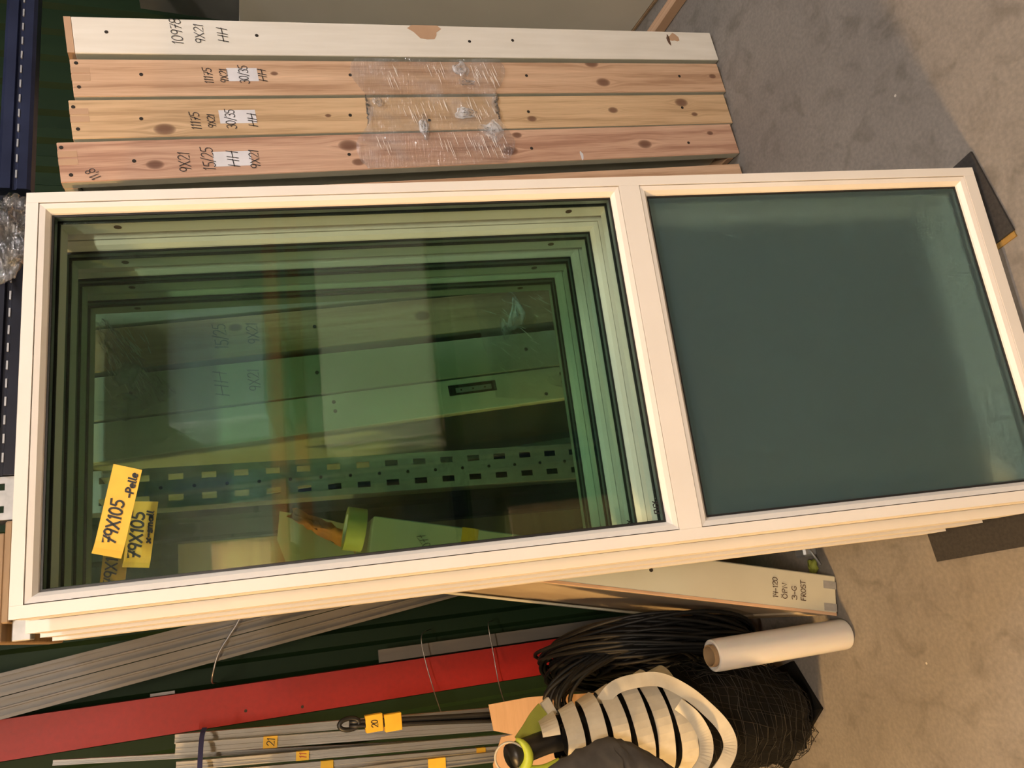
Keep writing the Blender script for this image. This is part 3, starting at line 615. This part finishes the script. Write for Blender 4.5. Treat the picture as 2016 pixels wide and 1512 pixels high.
def wisp(x, y, z, rx, rz, seed, parent, mat='filmw'):
    r_ = random.Random(seed); ph = r_.uniform(0, 6)
    fx = lambda s_, q_: (x + rx * (q_ ** .7) * math.cos(2 * PI * s_) * (1 + .3 * math.sin(6 * PI * s_ + ph)), y - .003 * (1 - q_) - .0015 * math.sin(9 * q_ + ph), z + rz * (q_ ** .7) * math.sin(2 * PI * s_) * (1 + .3 * math.cos(4 * PI * s_ + ph)))
    return crumple('film_fold', fx, 28, 9, .0012, M[mat], None, None, seed, parent)
for k, (x, z, rx, rz) in enumerate([(1.645, 1.0, .030, .022), (1.60, .985, .012, .035), (1.485, 1.0, .018, .045), (1.43, .925, .035, .035), (1.425, 1.14, .045, .012), (1.50, 1.275, .016, .014)]): wisp(x, YS - .011, z, rx, rz, 30 + k, FILM)
F2 = crumple('film_sheet', sheetf((.56, 2.038, 1.02), (.98, 2.038, 1.07), (.54, 2.038, .64), (1.0, 2.038, .68), .004, 17), 40, 30, .0012, M['filmb'], 'clear film wrapped round the lock frame behind the windows', 'plastic film', 8)
for k, (x, z, rx, rz) in enumerate([(.90, .95, .025, .04), (.80, .93, .05, .025), (.76, .97, .03, .018), (.60, .80, .03, .05)]): wisp(x, 2.032, z, rx, rz, 50 + k, F2)
creases(F2, [(rn.uniform(.56, .97), rn.uniform(.66, 1.02), rn.uniform(.01, .05), math.radians(rn.uniform(40, 75))) for _ in range(70)], 2.031, .0020)
F3 = crumple('film_sheet', sheetf((.78, 2.045, 2.04), (.80, 2.045, 2.00), (.56, 2.045, 1.92), (.60, 2.045, 1.84), .008, 14), 30, 30, .002, M['filmb'], 'twisted clear film at the top of the frames behind the top pane', 'plastic film', 9)
creases(F3, [(rn.uniform(.60, .76), rn.uniform(1.90, 2.0), rn.uniform(.01, .05), math.radians(rn.uniform(15, 40))) for _ in range(55)], 2.037, .0022)
for k, (x, z, rx, rz) in enumerate([(.66, 1.95, .05, .03), (.57, 1.97, .03, .05)]): wisp(x, 2.036, z, rx, rz, 60 + k, F3)

# ------------------------------------------------------------------ roll of stretch film on the floor
rl = tag(empty('stretch_film_roll', (-.2015, 2.075, 0.0005)), 'white roll of stretch film standing on the floor', 'film roll')
lathe('film_winding', [(.0305, .012), (.038, .008), (.043, .010), (.0445, .020), (.0445, .455), (.043, .465), (.038, .467), (.0305, .463)], M['filmroll'], rl, 48)
lathe('cardboard_core', [(.0265, 0), (.0300, 0), (.0300, .476), (.0265, .476), (.0265, 0)], M['corecard'], rl, 36)

# ------------------------------------------------------------------ mats under the windows
mt = tag(empty('floor_mat', (0, 0, 0)), 'dark grey mat under the left corner of the window stack', 'mat', 'mats under the windows')
mk('pad', [(-.025, 1.665, 0), (-.012, 1.38, 0), (.30, 1.40, 0), (.30, 1.70, 0), (-.025, 1.665, .008), (-.012, 1.38, .008), (.30, 1.40, .008), (.30, 1.70, .008)], [[0, 1, 2, 3], [4, 7, 6, 5], [0, 4, 5, 1], [1, 5, 6, 2], [2, 6, 7, 3], [3, 7, 4, 0]], M['mat'], mt)
mt2 = tag(empty('floor_mat', (0, 0, 0)), 'grey mat strip with ochre edge under the right corner of the front window', 'mat', 'mats under the windows')
q = [(.917, 1.246), (.686, 1.204), (.64, 1.46), (.871, 1.50)]
mk('pad', [(x, y, .004) for x, y in q] + [(x, y, .010) for x, y in q], [[0, 1, 2, 3], [4, 7, 6, 5], [0, 4, 5, 1], [1, 5, 6, 2], [2, 6, 7, 3], [3, 7, 4, 0]], M['mat'], mt2)
q = [(.912, 1.250), (.672, 1.206), (.628, 1.46), (.868, 1.50)]
mk('backing', [(x, y, 0) for x, y in q] + [(x, y, .0039) for x, y in q], [[0, 1, 2, 3], [4, 7, 6, 5], [0, 4, 5, 1], [1, 5, 6, 2], [2, 6, 7, 3], [3, 7, 4, 0]], M['ochre'], mt2)

# ------------------------------------------------------------------ left side: red column, grey rails, profiles
rc = tag(empty('red_beam', (-.257, 2.965, 0)), 'red painted steel beam standing upright against the green wall', 'steel beam')
prism('web', [(0, 0), (.118, 0), (.118, .06), (.112, .06), (.112, .006), (.006, .006), (.006, .06), (0, .06)], 0.0, 3.0, 'z', M['red'], rc)
for hx, hz in ((.02, 1.52), (.035, 1.70)): disc('rivet', (hx, -.0001, hz), .005, .001, (0, -1, 0), M['hole'], rc, 8)
tag(box('steel_strip', (-.134, -.090), (2.99, 2.995), (0.001, 1.25), M['greysteel'], None, .001), 'thin dull steel strip standing right of the red beam', 'steel strip')
tag(box('wall_sticker', (-.19, -.131), (3.05, 3.0562), (1.92, 1.995), M['paper'], None), 'white sticker on the green wall beside the red beam', 'sticker')
def leaner(name, pa, pb, w, d, mat, label, cat, group, lips=True, up=Vector((0, -1, 0))):
    """long profile from bottom pa to top pb with a lipped section"""
    pa, pb = Vector(pa), Vector(pb); L = (pb - pa).length; z = (pb - pa).normalized(); x = (Vector((0, 1, 0)).cross(z)).normalized(); y = z.cross(x)
    t = bpy.data.objects.new(name, None); COL.objects.link(t); t.empty_display_size = .1
    t.matrix_world = Matrix((( x.x, y.x, z.x, pa.x), (x.y, y.y, z.y, pa.y), (x.z, y.z, z.z, pa.z), (0, 0, 0, 1)))
    tag(t, label, cat, group)
    if lips:
        e = w * .16
        prof = [(0, 0), (e, 0), (e, d * .22), (w * .44, d * .22), (w * .46, d * .1), (w * .54, d * .1), (w * .56, d * .22), (w - e, d * .22), (w - e, 0), (w, 0), (w, d), (0, d)]
    else: prof = [(0, 0), (w, 0), (w, d), (0, d)]
    prism('profile_body', prof, 0, L, 'z', mat, t)
    return t
leaner('grey_rail', (.19, 2.887, .001), (-.165, 2.887, 2.60), .062, .035, M['greysteel'], 'grey steel rail leaning right of the red beam, left one of the pair', 'steel rail', 'grey steel rails')
leaner('grey_rail', (.255, 2.885, .001), (-.100, 2.885, 2.60), .066, .035, M['greysteel'], 'grey steel rail leaning right of the red beam, right one of the pair', 'steel rail', 'grey steel rails')
# pale profiles: (bottom xyz), (top xyz), width, depth, material, label
def along(pa, pb, z): k = (z - pa[2]) / (pb[2] - pa[2]); return tuple(a + (b - a) * k for a, b in zip(pa, pb))
PR = [
    ((-.412, 2.735, .001), (-.272, 2.81, 1.907), .026, .020, 'alu', 'white aluminium profile tucked right beside the red beam'),
    ((-.468, 2.70, .001), (-.300, 2.78, 1.904), .032, .022, 'alu', 'wide white aluminium profile with the tag 21'),
    ((-.525, 2.735, .001), (-.277, 2.815, 2.232), .014, .014, 'alugrey', 'thin grey profile, tallest of the bundle'),
    ((-.498, 2.665, .001), (-.340, 2.745, 1.900), .024, .020, 'alu', 'white aluminium profile with the tag 11'),
    ((-.535, 2.66, .001), (-.378, 2.74, 1.840), .026, .020, 'alu', 'white aluminium profile with a blank yellow tag'),
    ((-.525, 2.62, .001), (-.424, 2.69, 1.660), .030, .018, 'alugrey', 'dark grey profile with a yellow tag low down'),
    ((-.580, 2.63, .001), (-.470, 2.70, 1.80), .026, .020, 'alu', 'white aluminium profile at the outer end of the bundle'),
]
prs = []
for pa, pb, w, d, mt_, lab in PR: prs.append(leaner('aluminium_profile', pa, pb, w, d, M[mt_], lab, 'metal profile', 'aluminium profiles in the corner'))
def ptag(t, w, d, z0, h, txt=None, ink='ink'):
    b = box('tape_tag', (-.0008, w + .0008), (-.0012, d + .001), (z0, z0 + h), M['tape'], t, .0004)
    if txt: writing(txt, (.004, -.0014, z0 + h * .2), (1, 0, 0), (0, 0, 1), (0, -1, 0), h * .55, .0024, M[ink], b, fit=min(w * .75, .024))
ptag(prs[1], .032, .022, 1.62, .042, '21'); ptag(prs[3], .024, .020, 1.53, .038, '11', 'redink'); ptag(prs[4], .026, .020, 1.46, .038); ptag(prs[5], .030, .018, 1.12, .055); ptag(prs[4], .026, .020, .98, .03); ptag(prs[6], .026, .020, 1.40, .05)
# bundle of black rubber strips with tape
rb = tag(empty('rubber_strip_bundle', (0, 0, 0)), 'folded bundle of black rubber strips taped with the tag 20', 'rubber strips')
pa, pb = Vector((-.345, 2.60, .80)), Vector((-.278, 2.62, 1.41))
for k in range(5):
    o_ = Vector((random.uniform(-.012, .012), random.uniform(-.01, .01), 0)); tube('strip', spline([pa + o_ * 1.6 - Vector((0, 0, .0)), (pa + pb) / 2 + o_, pb + o_ * .7]), .006, M['black'], rb, 6)
tube('folded_end', [pb + Vector((.016 * math.cos(a), -.004, .03 * math.sin(a))) for a in [2 * PI * k / 18 for k in range(18)]], .007, M['black'], rb, 6, True)
c_ = pa + (pb - pa) * .88
for dz, txt in ((0, '20'), (-.057, None)):
    cc = c_ + (pb - pa).normalized() * dz; b_ = box('tape_tag', (cc.x - .025, cc.x + .025), (cc.y - .014, cc.y + .014), (cc.z - .026, cc.z + .026), M['tape'], rb, .002)
    if txt: writing(txt, (cc.x - .013, cc.y - .0143, cc.z - .010), (1, 0, 0), (0, 0, 1), (0, -1, 0), .020, .0024, M['ink'], b_, fit=.022)
# wires and strap
for pts, lab in [([(-.045, 3.055, 1.04), (-.06, 2.94, 1.10), (-.128, 2.93, 1.10), (-.232, 2.92, 1.082), (-.295, 2.88, 1.075), (-.318, 2.862, 1.07), (-.322, 2.858, 1.05)], 'bent steel wire hooked across the red beam, upper one'),
                 ([(-.045, 3.055, .80), (-.055, 2.94, .85), (-.144, 2.93, .847), (-.25, 2.92, .842), (-.30, 2.88, .845), (-.318, 2.86, .845)], 'bent steel wire hooked across the red beam, lower one'),
                 ([(.135, 3.055, 1.64), (.12, 2.88, 1.69), (.066, 2.872, 1.712), (.016, 2.875, 1.746), (-.036, 2.875, 1.78), (-.11, 2.90, 1.80), (-.125, 3.05, 1.79)], 'thin cable slung over the grey rails')]:
    tag(tube('steel_wire', spline(pts), .003 if 'cable' in lab else .0019, M['wire'], None, 6), lab, 'wire', 'wires by the red beam')
tag(ribbon('tie_strap', spline([(-.238, 2.78, 1.82), (-.255, 2.745, 1.826), (-.30, 2.71, 1.83), (-.36, 2.68, 1.832), (-.46, 2.66, 1.83)]), (0, 0, 1), .014, .002, M['bluestrap'], None), 'dark blue strap tied round the aluminium profiles', 'strap')

# ------------------------------------------------------------------ cardboard, cable coil, net bundle
def slab(name, poly, y, th, mat, parent=None):
    n = len(poly); v = [(x, y, z) for x, z in poly] + [(x, y + th, z) for x, z in poly]
    return mk(name, v, [list(range(n)), list(range(2 * n - 1, n - 1, -1))] + [[i, (i + 1) % n, n + (i + 1) % n, n + i] for i in range(n)], mat, parent)
cb = tag(empty('cardboard_sheet', (0, 0, 0)), 'torn cardboard piece standing behind the net bundle', 'cardboard')
slab('sheet', [(-.281, .996), (-.279, .863), (-.33, .30), (-.36, .030), (-.50, .030), (-.50, 1.00), (-.45, 1.002), (-.378, .967), (-.378, .93), (-.357, .989)], 2.535, .005, M['card'], cb)
cc = tag(empty('cable_coil', (-.224, 2.580, .002)), 'large coil of black cable leaning behind the net bundle', 'cable coil')
rnd = random.Random(4)
nrm = Vector((-.96, -.24, .14)).normalized(); ux = nrm.cross(Vector((0, 0, 1))).normalized(); uy = ux.cross(nrm) * 1
for k in range(64):
    R_ = .355 + (rnd.uniform(-.07, .012) if k < 38 else rnd.uniform(-.19, -.07)); off = nrm * rnd.uniform(-.045, .035) + Vector((0, 0, .405 + rnd.uniform(-.01, .01))); p1, p2 = rnd.uniform(0, 6), rnd.uniform(0, 6)
    pts = []
    for i in range(48):
        a = 2 * PI * i / 48; rr = R_ * (1 + .02 * math.sin(2 * a + p1) + .015 * math.sin(3 * a + p2)); p = off + ux * rr * math.cos(a) + uy * rr * math.sin(a) + nrm * .02 * math.sin(2 * a + p2)
        p.z = max(p.z, .006); pts.append(p)
    tube('cable_turn', pts, .0065, M['cable'], cc, 6, True)
for k in range(16):
    rx, rz = .112 + rnd.uniform(-.03, .006), .355 + rnd.uniform(-.05, .01); c_ = Vector((-.014 + rnd.uniform(-.010, .006), -.148 + rnd.uniform(-.025, .02), .47 + rnd.uniform(-.02, .02))); ph = rnd.uniform(0, 6)
    pts = [c_ + Vector((-rx * math.cos(a) * (1 + .05 * math.sin(2 * a + ph)) - .05 * math.sin(a), .02 * math.sin(2 * a + ph) + .03 * math.cos(a), rz * math.sin(a))) for a in [2 * PI * i / 44 for i in range(44)]]
    tube('cable_turn', pts, .0065, M['cable'], cc, 6, True)
# --- net bundle
nb = tag(empty('net_bundle', (-.41, 2.24, 0.03)), 'bundle of black netting bound with off-white webbing', 'net bundle')
def axis(z): # bundle axis, local
    k = z / 1.05; return Vector((-.03 + .13 * k ** .7 - .03 * k ** 4, .11 - .31 * k ** .8, z))
RZ = [(0, .05), (.03, .10), (.10, .135), (.22, .154), (.33, .155), (.45, .145), (.56, .135), (.68, .11), (.80, .085), (.92, .058), (1.0, .036), (1.03, .030)]
def rad(z):
    for (a, ra), (b, rb_) in zip(RZ, RZ[1:]):
        if z <= b: k = (z - a) / (b - a); k = k * k * (3 - 2 * k); return ra + (rb_ - ra) * k
    return RZ[-1][1]
def shell(nz, na, grow, jit, seed, z0=0.0, z1=.93):
    rn = random.Random(seed); v, f = [], []
    for i in range(nz + 1):
        z = z0 + (z1 - z0) * i / nz
        for k in range(na):
            a = 2 * PI * (k + .5 * (i % 2) * 0) / na; r = rad(z) + grow + rn.gauss(0, jit) + .008 * math.sin(5 * a + z * 20); p = axis(z); zz = z + rn.gauss(0, jit * .7)
            v.append((p.x + r * math.cos(a + z * 1.3), p.y + r * math.sin(a + z * 1.3), max(.002, zz)))
    for i in range(nz):
        for k in range(na): f.append([i * na + k, i * na + (k + 1) % na, (i + 1) * na + (k + 1) % na, (i + 1) * na + k])
    return v, f
v, f = shell(30, 40, -.012, .003, 1); mk('net_core', v, f, M['blackmat'], nb, smooth=True)
for sd, gr, nz, na in ((2, -.004, 17, 30), (3, .004, 13, 24)):
    v, f = shell(nz, na, gr, .006, sd, .0, .50)
    o = mk('net_mesh', v, f, M['net'], nb); o['kind'] = 'stuff'; md = o.modifiers.new('wire', 'WIREFRAME'); md.thickness = .0019; md.use_replace = True; md.use_even_offset = False
# webbing wound round the upper bundle
path, wd_ = [], []
turns = 6.2
for i in range(int(turns * 40) + 1):
    k = i / (turns * 40); z = .955 - .40 * k; a = -1.2 + turns * 2 * PI * k; tilt = .35
    r = rad(z) + .006 + .003 * math.sin(i * .7); p = axis(z); d_ = Vector((math.cos(a), math.sin(a), 0))
    path.append(p + d_ * r + Vector((0, 0, tilt * r * math.cos(a + .5) * .55))); tn = (axis(z + .02) - axis(z - .02)).normalized(); wd_.append(tn + d_ * -.35)
ribbon('webbing_wrap', path, wd_, .045, .0022, M['web'], nb)
def facing(path, n=Vector((-.15, -.93, .33))):
    return [(path[min(i + 1, len(path) - 1)] - path[max(i - 1, 0)]).cross(n) for i in range(len(path))]
lp = spline([(.13, -.17, .80), (.169, -.19, .765), (.182, -.21, .715), (.178, -.225, .645), (.14, -.235, .58), (.09, -.245, .53), (.04, -.255, .495), (-.005, -.26, .488), (-.043, -.262, .515), (-.09, -.25, .57)], 6)
ribbon('webbing_loop', lp, facing(lp), .036, .0022, M['web'], nb)
lp = spline([(.11, -.225, .60), (.082, -.24, .575), (.049, -.25, .56), (.012, -.256, .555), (-.031, -.262, .575), (-.075, -.255, .63)], 6)
ribbon('webbing_loop', lp, facing(lp, Vector((-.45, -.8, .4))), .036, .0022, M['web'], nb)
# tube at the top with lime cover
tp = axis(.90); te = Vector((.060, -.212, 1.070))
tube('black_tube', spline([tp, axis(.97), te]), .029, M['black'], nb, 16)
pts = [te + Vector((.034 * math.cos(a), .010 * math.sin(a) , .034 * math.sin(a))) + Vector((0, -.006, .004)) for a in [2 * PI * k / 24 for k in range(24)]]
tube('pale_rim', pts, .0028, M['web'], nb, 6, True)
lc_ = [te + Vector((.040 * math.cos(a), -.004 + .012 * math.sin(a), .036 * math.sin(a) - .004)) for a in [math.radians(150 + 190 * k / 16) for k in range(17)]]
tube('lime_cover', lc_, [.004 + .010 * math.sin(PI * k / 16) for k in range(17)], M['lime'], nb, 10)
tube('lime_flap', spline([te + Vector((-.034, -.012, -.025)), te + Vector((-.040, -.022, -.07)), te + Vector((-.030, -.03, -.115))]), .013, M['lime'], nb, 10)
lp = spline([(.080, -.19, 1.03), (.104, -.18, 1.0), (.126, -.17, .975), (.142, -.16, .95)], 8); ribbon('olive_strap', lp, facing(lp), .048, .004, M['olive'], nb)
lp = [Vector((.142, -.16, .948)), Vector((.153, -.155, .925))]; ribbon('strap_buckle', lp, facing(lp), .044, .010, M['web'], nb)
# dark cloth tied across the front
v, f = [], []; rn = random.Random(11)
A = [Vector((.030, -.275, 1.005)), Vector((.052, -.272, .935)), Vector((.072, -.27, .845)), Vector((.056, -.272, .79)), Vector((.00, -.275, .70)), Vector((-.06, -.27, .63))]
B = [Vector((-.06, -.27, 1.00)), Vector((-.05, -.30, .92)), Vector((-.03, -.305, .83)), Vector((-.03, -.30, .77)), Vector((-.07, -.295, .68)), Vector((-.12, -.28, .60))]
sa, sb = spline(A, 6), spline(B, 6)
for i in range(len(sa)):
    for k in range(7): p = sa[i].lerp(sb[i], k / 6); v.append(p + Vector((rn.gauss(0, .002), -.014 * math.sin(k / 6 * PI) + rn.gauss(0, .003), rn.gauss(0, .002))))
for i in range(len(sa) - 1):
    for k in range(6): f.append([i * 7 + k, i * 7 + k + 1, i * 7 + k + 8, i * 7 + k + 7])
o = mk('tied_cloth', v, f, M['cloth'], nb, smooth=True); md = o.modifiers.new('thick', 'SOLIDIFY'); md.thickness = .004
# base plate under the net
bp = tag(empty('base_plate', (0, 0, 0)), 'black plastic base under the net bundle', 'base plate')
q = [(-.285, 2.35), (-.425, 2.253), (-.63, 2.50), (-.60, 2.62), (-.35, 2.60)]; n = len(q); cx, cy = -.45, 2.45
v = [(x, y, 0.0005) for x, y in q] + [(x, y, .012) for x, y in q] + [(cx + (x - cx) * .72, cy + (y - cy) * .72, .028) for x, y in q]
mk('plate', v, [list(range(n))[::-1], list(range(2 * n, 3 * n))] + [[r * n + i, r * n + (i + 1) % n, (r + 1) * n + (i + 1) % n, (r + 1) * n + i] for r in (0, 1) for i in range(n)], M['blackmat'], bp)

# ------------------------------------------------------------------ things hanging behind the top pane
tr_ = tag(empty('tape_roll', (.243, 2.135, 1.4215), (math.radians(0), math.radians(12.2), 0)), 'yellow tape roll lying on top of the FROST sash, seen through the panes', 'tape roll')
lathe('tape_winding', [(.040, -.024), (.056, -.024), (.056, .024), (.040, .024), (.040, -.024)], M['yellow'], tr_, 40)
lathe('cardboard_core', [(.037, -.024), (.0398, -.024), (.0398, .024), (.037, .024), (.037, -.024)], M['paper'], tr_, 40)
crumple('paper_flag', sheetf((.330, 2.235, 1.565), (.300, 2.235, 1.58), (.225, 2.21, 1.40), (.185, 2.21, 1.41), .006, 5), 8, 14, .0035, M['orange'], 'torn orange paper standing behind the tape roll', 'paper', 12)
pl = slab('hanging_sheet', [(.325, 1.60), (.30, 1.50), (.262, 1.388), (.165, 1.408), (.17, 1.585), (.25, 1.61)], 2.27, .002, M['sidepaint']); tag(pl, 'pale sheet of paper behind the torn orange one', 'paper')
bd = tag(box('plywood_board', (.17, .34), (2.965, 2.977), (.001, 1.9), M['wood'], None, .002), 'brown plywood board against the wall behind the rack post', 'board')

# ------------------------------------------------------------------ far right: beige door, battens
dr = tag(empty('beige_door', (2.32, 2.24, .001), (0, math.radians(2), math.radians(-5))), 'beige door leaf standing on edge beyond the white frame', 'door')
box('leaf', (0, .042), (0, .80), (.012, 1.64), M['beige'], dr, .003); box('edge_strip', (-.004, .046), (0, .80), (0, .0115), M['wood'], dr, .001)
tag(box('batten', (2.17, 2.215), (2.14, 2.60), (.001, .045), M['rawpine'], None, .002), 'pale wooden batten on the floor by the beige door', 'batten')
gs = tag(empty('dark_sheet', (2.40, 2.25, .001), (0, math.radians(2), math.radians(-5))), 'dark grey steel sheet standing behind the beige door leaf', 'steel sheet')
box('sheet_body', (0, .012), (0, .76), (0, 2.02), M['alugrey'], gs, .001)
# small metal foot under the hidden frames, left
fo = tag(empty('metal_foot', (.035, 2.12, .001)), 'small metal foot with a yellow rag under the window stack', 'metal foot')
box('foot_block', (0, .045), (0, .05), (0, .05), M['galv'], fo, .006); tube('rod', [(-.03, -.01, .008), (.03, .0, .035)], .004, M['galv'], fo)
crumple('rag', lumpf(-.03, .02, .014, .022, .02, .012), 12, 8, .001, M['olive'], None, None, 3, fo)

# ------------------------------------------------------------------ storage behind the photographer (seen in the panes)
rr = tag(empty('storage_rack', (-1.6, -3.6, 0)), 'pallet rack with orange beams behind the photographer', 'rack')
for xx in (0, 2.7, 5.4):
    for yy in (0, .7): box('post', (xx, xx + .09), (yy, yy + .07), (0, 3.9), M['blue'], rr, .003)
for zz in (.25, 1.45, 2.75):
    for yy in (-.0, .73): box('beam', (.09, 2.70), (yy, yy + .045), (zz, zz + .11), M['rackorange'] if zz > 2 else M['blueblack'], rr, .004); box('beam', (2.79, 5.40), (yy, yy + .045), (zz, zz + .11), M['rackorange'] if zz > 2 else M['blueblack'], rr, .004)
for i, (x, w_, z, h_, m_, lab) in enumerate([(3.2, .9, 2.862, .75, 'paleblue', 'pale blue boards on the top shelf of the rear rack'), (1.2, 1.1, 2.862, .45, 'card', 'cardboard carton on the top shelf of the rear rack'), (2.9, 1.6, 1.562, .9, 'sidepaint', 'pale panels on the middle shelf of the rear rack'), (.6, 1.2, 1.562, .7, 'beige', 'beige panels on the middle shelf of the rear rack'), (1.0, 1.3, .362, .8, 'wood', 'timber crate on the bottom shelf of the rear rack')]):
    t = tag(empty('stored_goods', (-1.6 + x, -3.55, z)), lab, 'stored goods', 'goods on the rear rack')
    box('pack', (0, w_), (0, .7), (.02, h_), M[m_], t, .01); box('runner', (.02, .1), (0, .7), (0, .0199), M['wood'], t); box('runner', (w_ - .1, w_ - .02), (0, .7), (0, .0199), M['wood'], t)
